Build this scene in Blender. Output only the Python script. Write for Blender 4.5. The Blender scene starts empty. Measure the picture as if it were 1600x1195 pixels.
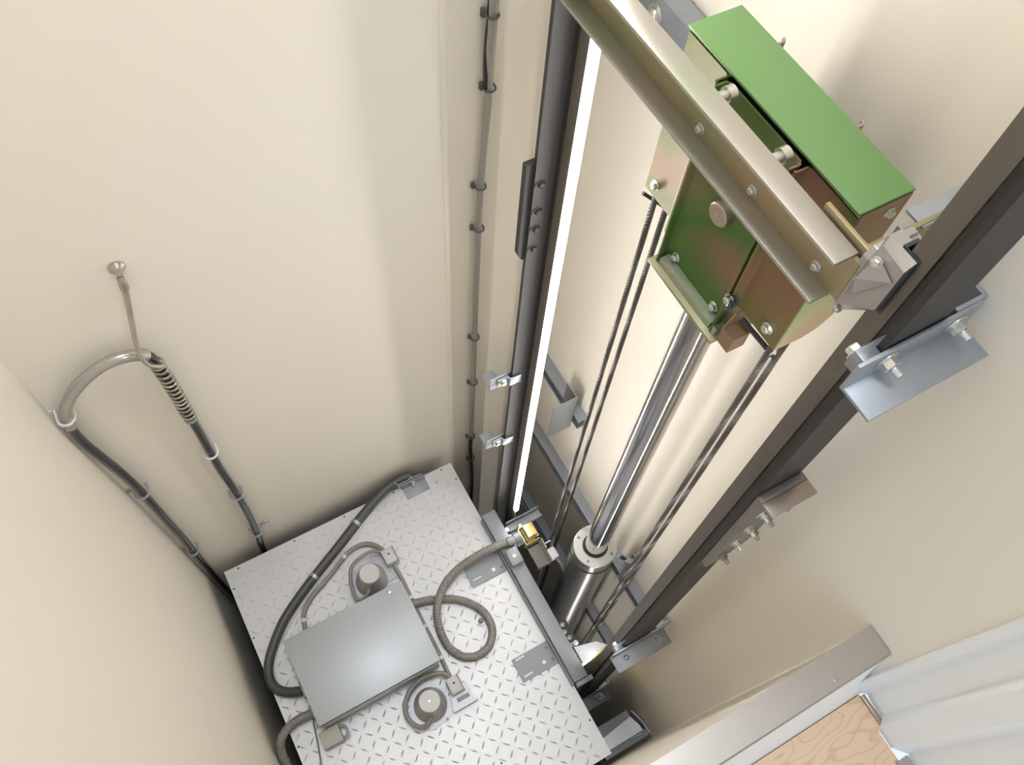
import bpy, bmesh, math, random
from mathutils import Vector, Matrix
random.seed(7)
SC = bpy.context.scene
COL = SC.collection
# ------------------------------------------------------------------ camera
# Z is up; X runs towards the rail wall, Y along it. The camera looks down the shaft.
cx = Vector((0.8734853, -0.4839031, 0.0534902))      # image right
cy = Vector((-0.4074986, -0.7868089, -0.4635478))    # image down
cz = Vector((0.2663988, 0.3831050, -0.8844559))      # view direction
cam_d = bpy.data.cameras.new('camera')
cam = bpy.data.objects.new('camera', cam_d); COL.objects.link(cam)
M = Matrix((( cx.x, -cy.x, -cz.x, 0), (cx.y, -cy.y, -cz.y, 0), (cx.z, -cy.z, -cz.z, 0), (0, 0, 0, 1)))
cam.matrix_world = M
cam_d.sensor_fit = 'HORIZONTAL'; cam_d.sensor_width = 36.0
cam_d.lens = 36.0 * 1348.55 / 1600.0
cam_d.clip_start = 0.02; cam_d.clip_end = 60
SC.camera = cam
# ------------------------------------------------------------------ light
SC.view_settings.view_transform = 'Standard'
try: SC.view_settings.look = 'None'
except Exception: pass
SC.view_settings.gamma = 1.0
SC.view_settings.use_curve_mapping = False
SC.view_settings.exposure = 0.48
W = bpy.data.worlds.new('daylight'); SC.world = W; W.use_nodes = True
W.node_tree.nodes['Background'].inputs[0].default_value = (0.80, 0.91, 1.0, 1)
W.node_tree.nodes['Background'].inputs[1].default_value = 0.75

def area(name, loc, rot, sx, sy, power, color):
    d = bpy.data.lights.new(name, 'AREA'); d.shape = 'RECTANGLE'; d.size = sx; d.size_y = sy
    d.energy = power; d.color = color
    o = bpy.data.objects.new(name, d); COL.objects.link(o); o.location = loc; o.rotation_euler = rot
    return o
area('shaft_head_fill', (0.45, 0.5, 3.0), (0, 0, 0), 0.7, 0.9, 48, (0.87, 0.94, 1.0))  # added fill light, stands in for daylight from above the shaft
area('landing_fill', (1.1, -1.6, 0.6), (math.radians(62), 0, math.radians(25)), 1.0, 1.0, 52, (0.86, 0.93, 1.0))  # added fill light, stands in for daylight through the landing opening

# ------------------------------------------------------------------ materials
def mat(name, col, rough=0.5, metal=0.0, noise=0.0, nscale=8.0, bump=0.0, bscale=60.0, emit=None, spec=None, coat=0.0, stretch=None):
    m = bpy.data.materials.new(name); m.use_nodes = True
    nt = m.node_tree; b = nt.nodes['Principled BSDF']
    b.inputs['Base Color'].default_value = (*col, 1)
    b.inputs['Roughness'].default_value = rough
    b.inputs['Metallic'].default_value = metal
    if spec is not None: b.inputs['Specular IOR Level'].default_value = spec
    if coat: b.inputs['Coat Weight'].default_value = coat
    if emit:
        b.inputs['Emission Color'].default_value = (*col, 1); b.inputs['Emission Strength'].default_value = emit
    tc = nt.nodes.new('ShaderNodeTexCoord'); mp = nt.nodes.new('ShaderNodeMapping')
    nt.links.new(tc.outputs['Object'], mp.inputs[0])
    if stretch: mp.inputs['Scale'].default_value = stretch
    if noise:
        n = nt.nodes.new('ShaderNodeTexNoise'); n.inputs['Scale'].default_value = nscale; n.inputs['Detail'].default_value = 4
        nt.links.new(mp.outputs[0], n.inputs[0])
        r = nt.nodes.new('ShaderNodeMapRange'); r.inputs[3].default_value = 1 - noise; r.inputs[4].default_value = 1 + noise
        nt.links.new(n.outputs[0], r.inputs[0])
        mx = nt.nodes.new('ShaderNodeMix'); mx.data_type = 'RGBA'; mx.blend_type = 'MULTIPLY'; mx.inputs[0].default_value = 1
        mx.inputs[6].default_value = (*col, 1); nt.links.new(r.outputs[0], mx.inputs[7])
        nt.links.new(mx.outputs[2], b.inputs['Base Color'])
    if bump:
        n2 = nt.nodes.new('ShaderNodeTexNoise'); n2.inputs['Scale'].default_value = bscale; n2.inputs['Detail'].default_value = 5
        nt.links.new(mp.outputs[0], n2.inputs[0])
        bp = nt.nodes.new('ShaderNodeBump'); bp.inputs['Strength'].default_value = bump; bp.inputs['Distance'].default_value = 0.01
        nt.links.new(n2.outputs[0], bp.inputs['Height']); nt.links.new(bp.outputs[0], b.inputs['Normal'])
    return m

def chromate(name, stops, rough, metal, scale=5.0, stretch=(1, 1, 1)):
    m = bpy.data.materials.new(name); m.use_nodes = True
    nt = m.node_tree; b = nt.nodes['Principled BSDF']
    tc = nt.nodes.new('ShaderNodeTexCoord'); mp = nt.nodes.new('ShaderNodeMapping'); mp.inputs['Scale'].default_value = stretch
    n = nt.nodes.new('ShaderNodeTexNoise'); n.inputs['Scale'].default_value = scale; n.inputs['Detail'].default_value = 1.5
    n.inputs['Distortion'].default_value = 0.4
    cr = nt.nodes.new('ShaderNodeValToRGB'); e = cr.color_ramp.elements
    e[0].position, e[0].color = stops[0][0], (*stops[0][1], 1); e[1].position, e[1].color = stops[-1][0], (*stops[-1][1], 1)
    for p, c in stops[1:-1]:
        q = e.new(p); q.color = (*c, 1)
    nt.links.new(tc.outputs['Object'], mp.inputs[0]); nt.links.new(mp.outputs[0], n.inputs[0])
    nt.links.new(n.outputs[0], cr.inputs[0]); nt.links.new(cr.outputs[0], b.inputs['Base Color'])
    b.inputs['Roughness'].default_value = rough; b.inputs['Metallic'].default_value = metal
    return m

def plywood(name):
    m = bpy.data.materials.new(name); m.use_nodes = True
    nt = m.node_tree; b = nt.nodes['Principled BSDF']; b.inputs['Roughness'].default_value = 0.6
    tc = nt.nodes.new('ShaderNodeTexCoord'); mp = nt.nodes.new('ShaderNodeMapping'); mp.inputs['Scale'].default_value = (2.0, 5.0, 1)
    n = nt.nodes.new('ShaderNodeTexNoise'); n.inputs['Scale'].default_value = 2.6; n.inputs['Detail'].default_value = 2
    w = nt.nodes.new('ShaderNodeMath'); w.operation = 'MULTIPLY'; w.inputs[1].default_value = 26
    f = nt.nodes.new('ShaderNodeMath'); f.operation = 'PINGPONG'; f.inputs[1].default_value = 1
    cr = nt.nodes.new('ShaderNodeValToRGB'); e = cr.color_ramp.elements
    e[0].color = (0.56, 0.37, 0.23, 1); e[1].color = (0.66, 0.46, 0.31, 1); e[0].position = 0.0; e[1].position = 0.35
    nt.links.new(tc.outputs['Object'], mp.inputs[0]); nt.links.new(mp.outputs[0], n.inputs[0])
    nt.links.new(n.outputs[0], w.inputs[0]); nt.links.new(w.outputs[0], f.inputs[0]); nt.links.new(f.outputs[0], cr.inputs[0])
    nt.links.new(cr.outputs[0], b.inputs['Base Color'])
    return m

WALL = mat('painted_drywall', (0.80, 0.745, 0.655), 0.62, noise=0.02, nscale=1.2, bump=0.03, bscale=25)
CONC = mat('concrete', (0.3, 0.29, 0.27), 0.9, noise=0.2)
WHITE = mat('white_trim_paint', (0.80, 0.81, 0.82), 0.45)
CURB = mat('white_curb_paint', (0.86, 0.86, 0.85), 0.5)
PLY = plywood('plywood')
SILL = mat('brushed_steel_sill', (0.46, 0.42, 0.395), 0.32, 0.85, noise=0.06, nscale=4, stretch=(1, 12, 1))
RAIL = mat('dark_oiled_rail_steel', (0.034, 0.032, 0.031), 0.55, 0.15, noise=0.3, nscale=6, stretch=(3, 3, 0.4))
BLADE = mat('machined_rail_blade', (0.17, 0.15, 0.132), 0.4, 0.5, noise=0.25, nscale=7, stretch=(3, 3, 0.3))
DARK = mat('black_steel', (0.03, 0.03, 0.032), 0.5, 0.3)
GALV = mat('galvanised_steel', (0.35, 0.375, 0.42), 0.38, 0.7, noise=0.22, nscale=9)
GREYP = mat('grey_painted_steel', (0.25, 0.265, 0.285), 0.45, 0.2, noise=0.1, nscale=6)
BOLT = mat('zinc_bolt', (0.62, 0.62, 0.59), 0.28, 0.9)
OLDBOLT = mat('brown_tinted_bolt', (0.36, 0.29, 0.24), 0.4, 0.8, noise=0.2, nscale=40)
BROWNST = mat('brown_tinted_plate_steel', (0.42, 0.35, 0.30), 0.38, 0.7, noise=0.15, nscale=5)
PLATEM = mat('dull_grey_plate_steel', (0.22, 0.20, 0.18), 0.45, 0.5, noise=0.15, nscale=8)
CHROME = mat('chromed_rod', (0.50, 0.50, 0.52), 0.13, 1.0)
CYL = mat('turned_steel_cylinder', (0.40, 0.39, 0.38), 0.27, 0.85, noise=0.1, nscale=3)
HEADM = mat('aluminium_gland', (0.58, 0.575, 0.56), 0.45, 0.4)
RUBBER = mat('black_rubber', (0.018, 0.018, 0.018), 0.5)
CABLE = mat('black_cable_jacket', (0.018, 0.017, 0.016), 0.25, coat=0.3)
FAT = mat('dark_grey_sleeve', (0.065, 0.063, 0.060), 0.42, noise=0.15, nscale=20)
FLEX = mat('grey_flexible_conduit', (0.235, 0.22, 0.20), 0.5, 0.1, noise=0.1, nscale=10)
THIN = mat('grey_thin_conduit', (0.25, 0.23, 0.21), 0.45)
CLIP = mat('white_nylon_clip', (0.66, 0.66, 0.64), 0.5)
STEELC = mat('steel_cable_clip', (0.42, 0.42, 0.42), 0.35, 0.6)
DKCLIP = mat('dark_nylon_clip', (0.09, 0.08, 0.07), 0.5)
SPRING = mat('nickel_wire', (0.50, 0.46, 0.40), 0.28, 0.9, noise=0.2, nscale=60)
ROPE = mat('wire_rope', (0.052, 0.042, 0.036), 0.45, 0.15)
CONDUIT = mat('grey_conduit', (0.38, 0.36, 0.33), 0.35, 0.35)
BOXM = mat('satin_sheet_box', (0.43, 0.465, 0.50), 0.42, 0.3, noise=0.05, nscale=4)
BOXSIDE = mat('box_side_steel', (0.30, 0.31, 0.33), 0.35, 0.7)
TREAD = mat('aluminium_tread_plate', (0.60, 0.60, 0.615), 0.42, 0.35, noise=0.05, nscale=3)
BEIGEP = mat('beige_plastic_cover', (0.42, 0.41, 0.36), 0.5)
CANM = mat('grey_lamp_can', (0.40, 0.385, 0.36), 0.42, 0.3)
CANTOP = mat('pale_lamp_can_lid', (0.50, 0.50, 0.49), 0.45, 0.1)
SILV = mat('bright_galvanised_sheet', (0.42, 0.43, 0.46), 0.42, 0.5)
JBOX = mat('pale_switch_box', (0.56, 0.56, 0.56), 0.45)
BRASS = mat('yellow_chromate_switch', (0.80, 0.66, 0.26), 0.3, 0.75, noise=0.1, nscale=30)
CLEAR = mat('smoked_clear_plastic', (0.30, 0.29, 0.27), 0.15, 0.3)
GREEN = mat('green_paint_lid', (0.125, 0.235, 0.082), 0.45, 0.0, noise=0.03, nscale=4, spec=0.4)
SHOE = mat('cast_grey_shoe', (0.40, 0.385, 0.385), 0.36, 0.6, noise=0.08, nscale=10)
BRIGHT = mat('pale_coated_sheet', (0.74, 0.77, 0.80), 0.35, 0.25)
LINER = mat('navy_shoe_liner', (0.03, 0.035, 0.055), 0.5)
CHR = chromate('iridescent_chromate', [(0.36, (0.21, 0.10, 0.072)), (0.45, (0.175, 0.115, 0.055)), (0.52, (0.09, 0.11, 0.025)), (0.58, (0.16, 0.115, 0.045)), (0.68, (0.20, 0.10, 0.065))], 0.42, 0.4, 3.6)
CHG = chromate('green_chromate', [(0.36, (0.24, 0.16, 0.10)), (0.45, (0.12, 0.15, 0.05)), (0.56, (0.055, 0.14, 0.02)), (0.68, (0.22, 0.14, 0.08))], 0.42, 0.4, 2.6)
CHOL = chromate('olive_chromate', [(0.30, (0.42, 0.30, 0.20)), (0.45, (0.33, 0.30, 0.18)), (0.60, (0.29, 0.29, 0.17)), (0.72, (0.42, 0.30, 0.2))], 0.36, 0.6, 3.0)
CHSHEEN = chromate('sheen_pale_chromate', [(0.30, (0.40, 0.345, 0.315)), (0.45, (0.38, 0.36, 0.31)), (0.56, (0.34, 0.37, 0.27)), (0.70, (0.39, 0.33, 0.315))], 0.38, 0.5, 2.6)  # pale tone paints the sky reflection into the beam flanges
CHBR = chromate('brown_chromate', [(0.30, (0.26, 0.17, 0.11)), (0.50, (0.30, 0.20, 0.12)), (0.70, (0.20, 0.17, 0.11))], 0.36, 0.6, 4)
CHLIT = chromate('lit_yellow_chromate', [(0.34, (0.78, 0.62, 0.42)), (0.46, (0.72, 0.70, 0.46)), (0.54, (0.56, 0.70, 0.36)), (0.66, (0.74, 0.62, 0.46))], 0.3, 0.8, 5)  # yellow brightened in the colour for wall light reflected by the side panel
LED = mat('led_diffuser', (1.0, 0.975, 0.935), 0.4, emit=26.0)

# ------------------------------------------------------------------ mesh helpers
def nb(): return bmesh.new()
def box(bm, x0, x1, y0, y1, z0, z1, bev=0.0):
    r = bmesh.ops.create_cube(bm, size=1.0)
    vs = r['verts']
    for v in vs:
        v.co = Vector((x0 + (v.co.x + .5) * (x1 - x0), y0 + (v.co.y + .5) * (y1 - y0), z0 + (v.co.z + .5) * (z1 - z0)))
    if bev:
        es = list({e for v in vs for e in v.link_edges})
        bmesh.ops.bevel(bm, geom=es, offset=bev, segments=2, affect='EDGES', profile=0.5)
def prism(bm, pts, h0, h1, axis='z', bev=0.0):
    """polygon pts extruded along an axis; pts are the two other coordinates in xyz order"""
    def P(a, b, h):
        return {'z': (a, b, h), 'y': (a, h, b), 'x': (h, a, b)}[axis]
    n = len(pts)
    lo = [bm.verts.new(P(a, b, h0)) for a, b in pts]; hi = [bm.verts.new(P(a, b, h1)) for a, b in pts]
    fs = [bm.faces.new(lo), bm.faces.new(hi)]
    for i in range(n): fs.append(bm.faces.new((lo[i], lo[(i + 1) % n], hi[(i + 1) % n], hi[i])))
    bmesh.ops.recalc_face_normals(bm, faces=fs)
    if bev:
        es = list({e for f in fs for e in f.edges})
        bmesh.ops.bevel(bm, geom=es, offset=bev, segments=2, affect='EDGES', profile=0.5)
def ribbon(pts, t):
    """closed outline of a bent sheet of thickness t along a plan polyline"""
    L, R = [], []
    for i, p in enumerate(pts):
        p = Vector(p); ds = []
        if i: ds.append((p - Vector(pts[i - 1])).normalized())
        if i < len(pts) - 1: ds.append((Vector(pts[i + 1]) - p).normalized())
        d = sum(ds, Vector((0, 0)))
        d = d.normalized() if d.length > 1e-6 else ds[0]
        n = Vector((-d.y, d.x)); k = 1 / max(0.45, abs(n.dot(Vector((-ds[0].y, ds[0].x)))))
        L.append(tuple(p + n * t / 2 * k)); R.append(tuple(p - n * t / 2 * k))
    return L + R[::-1]
def frame(d):
    d = d.normalized(); u = Vector((0, 0, 1)) if abs(d.z) < 0.9 else Vector((1, 0, 0))
    a = d.cross(u).normalized(); return a, d.cross(a).normalized()
def lathe(bm, base, axis, prof, n=24, cap=True, rot=0.0, smooth=True):
    """prof: list of (distance along axis, radius)"""
    base = Vector(base); d = Vector(axis).normalized(); a, b = frame(d); rings = []
    for h, r in prof:
        rings.append([bm.verts.new(base + d * h + (a * math.cos(t) + b * math.sin(t)) * r) for t in [rot + 2 * math.pi * k / n for k in range(n)]])
    fs = []
    for i in range(len(rings) - 1):
        for k in range(n):
            f = bm.faces.new((rings[i][k], rings[i][(k + 1) % n], rings[i + 1][(k + 1) % n], rings[i + 1][k])); f.smooth = smooth; fs.append(f)
    if cap: fs.append(bm.faces.new(rings[0])); fs.append(bm.faces.new(rings[-1]))
    bmesh.ops.recalc_face_normals(bm, faces=fs)
def smooth_path(pts, step=0.01):
    P = [Vector(p) for p in pts]; out = []
    for i in range(len(P) - 1):
        p0 = P[max(0, i - 1)]; p1 = P[i]; p2 = P[i + 1]; p3 = P[min(len(P) - 1, i + 2)]
        n = max(1, int((p2 - p1).length / step))
        for k in range(n):
            t = k / n
            out.append(0.5 * ((2 * p1) + (p2 - p0) * t + (2 * p0 - 5 * p1 + 4 * p2 - p3) * t * t + (3 * p1 - p0 - 3 * p2 + p3) * t ** 3))
    out.append(P[-1]); return out
def tube(bm, path, r, n=10, rib=0.0, ry=None):
    path = [Vector(p) for p in path]
    T = [(path[min(i + 1, len(path) - 1)] - path[max(i - 1, 0)]).normalized() for i in range(len(path))]
    a, b = frame(T[0]); rings = []
    for i, p in enumerate(path):
        a = (a - T[i] * a.dot(T[i])).normalized(); b = T[i].cross(a)
        rr = (r(i / (len(path) - 1)) if callable(r) else r) + (rib if i % 2 else 0)
        rings.append([bm.verts.new(p + (a * math.cos(2 * math.pi * k / n) + b * math.sin(2 * math.pi * k / n)) * rr) for k in range(n)])
    fs = []
    for i in range(len(rings) - 1):
        for k in range(n):
            f = bm.faces.new((rings[i][k], rings[i][(k + 1) % n], rings[i + 1][(k + 1) % n], rings[i + 1][k])); f.smooth = True; fs.append(f)
    fs.append(bm.faces.new(rings[0])); fs.append(bm.faces.new(rings[-1]))
    bmesh.ops.recalc_face_normals(bm, faces=fs)
def ring_pts(c, axis, r, a0=0, a1=360, n=20):
    c = Vector(c); a, b = frame(Vector(axis))
    return [c + (a * math.cos(math.radians(t)) + b * math.sin(math.radians(t))) * r for t in [a0 + (a1 - a0) * k / n for k in range(n + 1)]]

def link(name, bm, m, parent=None, off=(0, 0, 0), label=None, cat=None, group=None, kind=None):
    """turn a world-space bmesh into an object whose local origin is 'off'"""
    off = Vector(off)
    for v in bm.verts: v.co -= off
    me = bpy.data.meshes.new(name); bm.to_mesh(me); bm.free(); me.materials.append(m)
    me.set_sharp_from_angle(angle=math.radians(38))
    o = bpy.data.objects.new(name, me); COL.objects.link(o)
    if parent is None: o.location = off
    else: o.parent = parent
    for k, v in (('label', label), ('category', cat), ('group', group), ('kind', kind)):
        if v: o[k] = v
    return o
class Thing:
    def __init__(self, name, loc, label, cat, group=None, kind=None):
        self.off = Vector(loc); o = bpy.data.objects.new(name, None); COL.objects.link(o); o.location = loc
        o.empty_display_size = 0.05
        if label: o['label'] = label
        if cat: o['category'] = cat
        if group: o['group'] = group
        if kind: o['kind'] = kind
        self.o = o
    def part(self, name, bm, m, parent=None, label=None, kind=None):
        return link(name, bm, m, parent or self.o, self.off, label, kind=kind)
def single(name, bm, m, loc, label, cat, group=None, kind=None):
    return link(name, bm, m, None, loc, label, cat, group, kind)
def structure(name, bm, m, loc=(0, 0, 0)):
    return link(name, bm, m, None, loc, kind='structure')

# bolts share mesh data: local +Z is the outward axis
_bolt = {}
def bolt_mesh(style, m):
    key = (style, m.name)
    if key in _bolt: return _bolt[key]
    bm = nb()
    if style == 'head':
        lathe(bm, (0, 0, 0), (0, 0, 1), [(0, 1.35), (0.18, 1.35)], 16)
        lathe(bm, (0, 0, 0.18), (0, 0, 1), [(0, 1), (0.75, 1.0), (0.95, 0.82)], 6, smooth=False)
    elif style == 'nut':
        lathe(bm, (0, 0, 0), (0, 0, 1), [(0, 1.55), (0.22, 1.55)], 18)
        lathe(bm, (0, 0, 0.22), (0, 0, 1), [(0, 1.05), (0.9, 1.05), (1.0, 0.9)], 6, smooth=False)
        lathe(bm, (0, 0, 1.2), (0, 0, 1), [(0, 0.55), (0.3, .55), (0.35, .5), (0.6, .55), (.65, .5), (.9, .55), (.95, .5), (1.2, 0.55), (1.3, 0.45)], 12)
    elif style == 'dome':
        lathe(bm, (0, 0, 0), (0, 0, 1), [(0, 1.5), (0.15, 1.5)], 18)
        lathe(bm, (0, 0, 0.15), (0, 0, 1), [(0, 0.95), (0.35, 0.9), (0.6, 0.65), (0.7, 0.25)], 16)
    me = bpy.data.meshes.new('bolt_' + style); bm.to_mesh(me); bm.free(); me.materials.append(m)
    _bolt[key] = me; return me
def bolt(t, pos, axis, r, style='head', m=None, name='bolt', parent=None, spin=0.3):
    o = bpy.data.objects.new(name, bolt_mesh(style, m or BOLT)); COL.objects.link(o)
    o.parent = parent or t.o
    q = Vector((0, 0, 1)).rotation_difference(Vector(axis).normalized())
    o.matrix_local = Matrix.Translation(Vector(pos) - t.off) @ q.to_matrix().to_4x4() @ Matrix.Rotation(spin, 4, 'Z') @ Matrix.Scale(r, 4)
    return o

# ================================================================== SETTING
XW, YW, XL, YF, XP = 0.95, 1.20, -0.42, -0.062, 0.77
ZB, ZT, ZSILL, ZFL = -5.5, 3.3, -1.48, -1.66
bm = nb(); box(bm, XL - .1, XW + .1, YW, YW + .1, ZB, ZT); structure('wall_back', bm, WALL)
bm = nb(); box(bm, .578, .592, YW - .0012, YW, ZB, ZT, .0005); structure('trim_5', bm, WALL)
bm = nb(); box(bm, XL - .1, XL, -.15, YW, ZB, ZT); structure('wall_left', bm, WALL)
bm = nb(); box(bm, XW, XW + .1, .21, YW, ZB, ZT); structure('wall_right', bm, WALL)
bm = nb(); box(bm, XP, XW + .1, -.1335, .21, ZB, ZT); structure('wall_right_pier', bm, WALL)
bm = nb(); box(bm, XL, XP, -.155, YF, ZB, ZFL - .012); structure('wall_front', bm, WALL)
bm = nb(); box(bm, XL, XL + .12, -.155, YF, ZFL - .012, ZT); structure('wall_front_jamb', bm, WALL)
bm = nb(); box(bm, XL, XP, -.155, YF, 0.55, ZT); structure('wall_front_header', bm, WALL)
bm = nb(); box(bm, XL - .1, XW + .1, -.155, YW + .1, ZB - .1, ZB); structure('floor', bm, CONC)
# kerb under the sill: beige front, sloped white back
bm = nb()
prism(bm, [(YF, ZFL - .012), (YF, ZSILL - .006), (-.110, ZSILL - .006), (-.136, ZFL + .030), (-.1545, ZFL - .004), (-.1545, ZFL - .012)], XL + .12, XP, 'x')
structure('trim_1', bm, CURB)
bm = nb(); box(bm, XL + .12, XP - .001, YF - .0005, YF + .0015, ZFL - .01, ZSILL - .006); structure('trim_2', bm, WALL)
# steel sill
t = Thing('door_sill', (0.2, -.09, ZSILL - .006), 'long brushed stainless steel sill capping the white kerb at the doorway edge', 'sill')
bm = nb(); prism(bm, [(YF + .004, ZSILL - .006), (YF + .004, ZSILL), (-.111, ZSILL), (-.1145, ZSILL - .004), (-.1145, ZSILL - .006)], XL + .125, XP - .003, 'x')
t.part('cap', bm, SILL)
bm = nb(); lathe(bm, (.655, -.1, ZSILL - .0005), (0, 0, 1), [(0, .004), (.0008, .0035), (.0012, .001)], 12); t.part('dent', bm, SILL)
# landing floor
bm = nb(); box(bm, -1.6, XP - .012, -.222, -.155, ZFL - .012, ZFL); box(bm, -1.6, XP - .022, -2.6, -.222, ZFL - .012, ZFL)
structure('floor_landing', bm, PLY)
bm = nb(); box(bm, XP - .03, XP - .004, -.50, -.278, ZFL, ZFL + .006); structure('trim_3', bm, SILL)
# fluted white casing on the doorway side
prof = [(.95, -.1335), (.764, -.1335), (.760, -.136), (.760, -.1495), (.770, -.157), (.777, -.163), (.775, -.170), (.772, -.203), (.764, -.208), (.755, -.215), (.755, -.256), (.764, -.266), (.777, -.280), (.772, -.290), (.772, -.330), (.764, -.340), (.764, -.400), (.772, -.410), (.772, -2.6), (.95, -2.6)]
bm = nb(); prism(bm, prof, ZFL - .012, ZT, 'z'); structure('door_1', bm, WHITE)
bm = nb(); box(bm, XP - .014, XP - .0055, -.2215, -.158, ZFL, ZFL + .007, .001); structure('trim_4', bm, OLDBOLT)

# ================================================================== RAILS
def rail_profile(x0, y0, s):
    h = [(-.0445, 0), (-.0445, .0095), (-.015, .0125), (-.0065, .018), (-.0065, .0285), (-.008, .031), (-.008, .058)]
    h = h + [(-a, b) for a, b in h[::-1]]
    return [(x0 + a, y0 + s * b) for a, b in h]
XR = .66
def rail(y0, s, label):
    t = Thing('guide_rail', (XR, y0 + s * .03, ZB), label, 'guide rail', 'the two elevator guide rails')
    pr = rail_profile(XR, y0, s)
    bm = nb(); prism(bm, pr[:5] + pr[9:], ZB, 1.1, 'z'); t.part('flange', bm, RAIL)
    bm = nb(); prism(bm, [pr[5], pr[6], pr[7], pr[8]], ZB, 1.1, 'z'); t.part('blade', bm, BLADE, label='machined running blade of the rail')
    return t
RR = rail(.190, 1, 'dark steel T guide rail running diagonally down the right, against beige wall')
RL = rail(.896, -1, 'dark steel T guide rail at left, lined with the glowing light strip')
# rail joint plates
t = Thing('rail_joint_plate', (.66, .18, -1.4), 'brown tinted steel joint plate with seven threaded bolts behind right guide rail', 'joint plate')
bm = nb(); prism(bm, [(.617, -1.60), (.617, -1.245), (.706, -1.245), (.706, -1.56), (.665, -1.615), (.625, -1.615)], .176, .1895, 'y', .001)
t.part('plate', bm, PLATEM)
bm = nb(); box(bm, .617, .706, .150, .1758, -1.253, -1.245, .001); t.part('top_lip', bm, BROWNST)
for i, z in enumerate((-1.335, -1.41, -1.49, -1.575)):
    bolt(t, (.650, .176, z), (0, -1, 0), .0075, 'nut', BOLT if i < 3 else OLDBOLT, spin=i * .4)
for i, z in enumerate((-1.33, -1.41, -1.49)):
    bolt(t, (.690, .176, z), (0, -1, 0), .0075, 'nut', OLDBOLT, spin=i)
t = Thing('rail_joint_plate', (.62, .90, -1.4), 'black steel joint plate with bolts at the left guide rail back', 'joint plate')
bm = nb(); prism(bm, [(.600, -1.205), (.700, -1.205), (.700, -1.50), (.612, -1.50), (.600, -1.475)], .8965, .910, 'y', .001); t.part('plate', bm, RAIL)
for z in (-1.255, -1.335, -1.39, -1.455): bolt(t, (.630, .8855, z), (0, -1, 0), .0085, 'dome', RAIL)
for z in (-1.29, -1.365, -1.43): bolt(t, (.612, .910, z), (0, 1, 0), .007, 'dome', RAIL)
# LED strip on the nose of the left rail
t = Thing('light_strip', (.661, .834, -2.99), 'glowing white vertical light strip on the inner edge of left guide rail', 'light strip')
bm = nb(); box(bm, .6535, .6665, .8255, .8372, -2.99, 1.0, .0005); t.part('diffuser', bm, LED)
bm = nb(); tube(bm, smooth_path([(.661, .835, -2.991), (.661, .8345, -3.05), (.662, .834, -3.12)], .01), .0022, 6); t.part('lead_wire', bm, CLIP)

t = Thing('light_strip', (.660, .249, -4.4), 'slim white light strip on the hidden nose face of right guide rail', 'light strip')
bm = nb(); box(bm, .6580, .6670, .2483, .2491, -4.4, -1.0); t.part('diffuser', bm, LED)
bm = nb(); tube(bm, [(.662, .2495, -4.401), (.662, .2495, -4.5)], .002, 6); t.part('lead_wire', bm, CLIP)

# ================================================================== RAIL BRACKETS (right)
def rail_bracket(z, label, style):
    t = Thing('rail_bracket', (.66, .185, z), label, 'bracket', 'galvanised brackets holding the right guide rail')
    bm = nb()
    prism(bm, [(.1885, z), (.1885, z + .052), (.1835, z + .052), (.1835, z + .005), (.139, z + .005), (.139, z)], .573, .7535, 'x', .0008)
    t.part('angle', bm, GALV)
    bm = nb(); prism(bm, ribbon([(.722, .1925), (.7665, .1925), (.7665, .2085)], .005), z + .002, z + .048, 'z'); t.part('wall_angle', bm, GALV)
    for x in (.622, .724):
        if style == 'nut': bolt(t, (x, .1835, z + .03), (0, -1, 0), .0095, 'nut', BOLT, spin=.2)
        else: bolt(t, (x - .008, .166, z + .005), (0, 0, 1), .0085, 'dome', GALV)
    # rail clips clamping the flange in front of the bracket
    bm = nb(); prism(bm, [(.589, .1890), (.589, .2065), (.634, .2065), (.634, .2005), (.6135, .1995), (.6135, .1890)], z + .012, z + .042, 'z', .0008); t.part('rail_clip', bm, GALV)
    bolt(t, (.600, .2065, z + .027), (0, 1, 0), .009, 'head', BOLT)
    return t
rail_bracket(-.835, 'large galvanised angle bracket with two nuts, uppermost on the right guide rail', 'nut')
rail_bracket(-2.50, 'grey angle bracket with domed bolts, low on the right guide rail', 'dome')
rail_bracket(-3.62, 'shadowed blue-grey angle bracket lowest on the right rail, beside the car roof', 'dome')

# clips at the left rail back
def rail_clamp(z, label, ext):
    t = Thing('rail_clamp', (.60, .90, z), label, 'clamp', 'small steel clamps on the left guide rail')
    bm = nb(); prism(bm, ribbon([(.575, .8935), (.604, .8935), (.608, .8835), (.640, .8815)], .004), z - .02, z + .02, 'z', .0005); t.part('clip', bm, GALV)
    bm = nb(); prism(bm, ribbon([(.555, .899), (.640, .899)], .004), z - .028, z + .028, 'z', .0005); t.part('back_plate', bm, GALV)
    bolt(t, (.590, .8915, z), (0, -1, 0), .0085, 'head', BOLT)
    if ext:
        bm = nb(); box(bm, .556, .590, .9015, .945, z - .020, z - .016); t.part('arm', bm, GALV)
    return t
rail_clamp(-2.03, 'small bolted steel clamp, upper of two on the left rail edge', True)
rail_clamp(-2.43, 'small bolted steel clamp, lower of two on the left rail edge', True)

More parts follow.
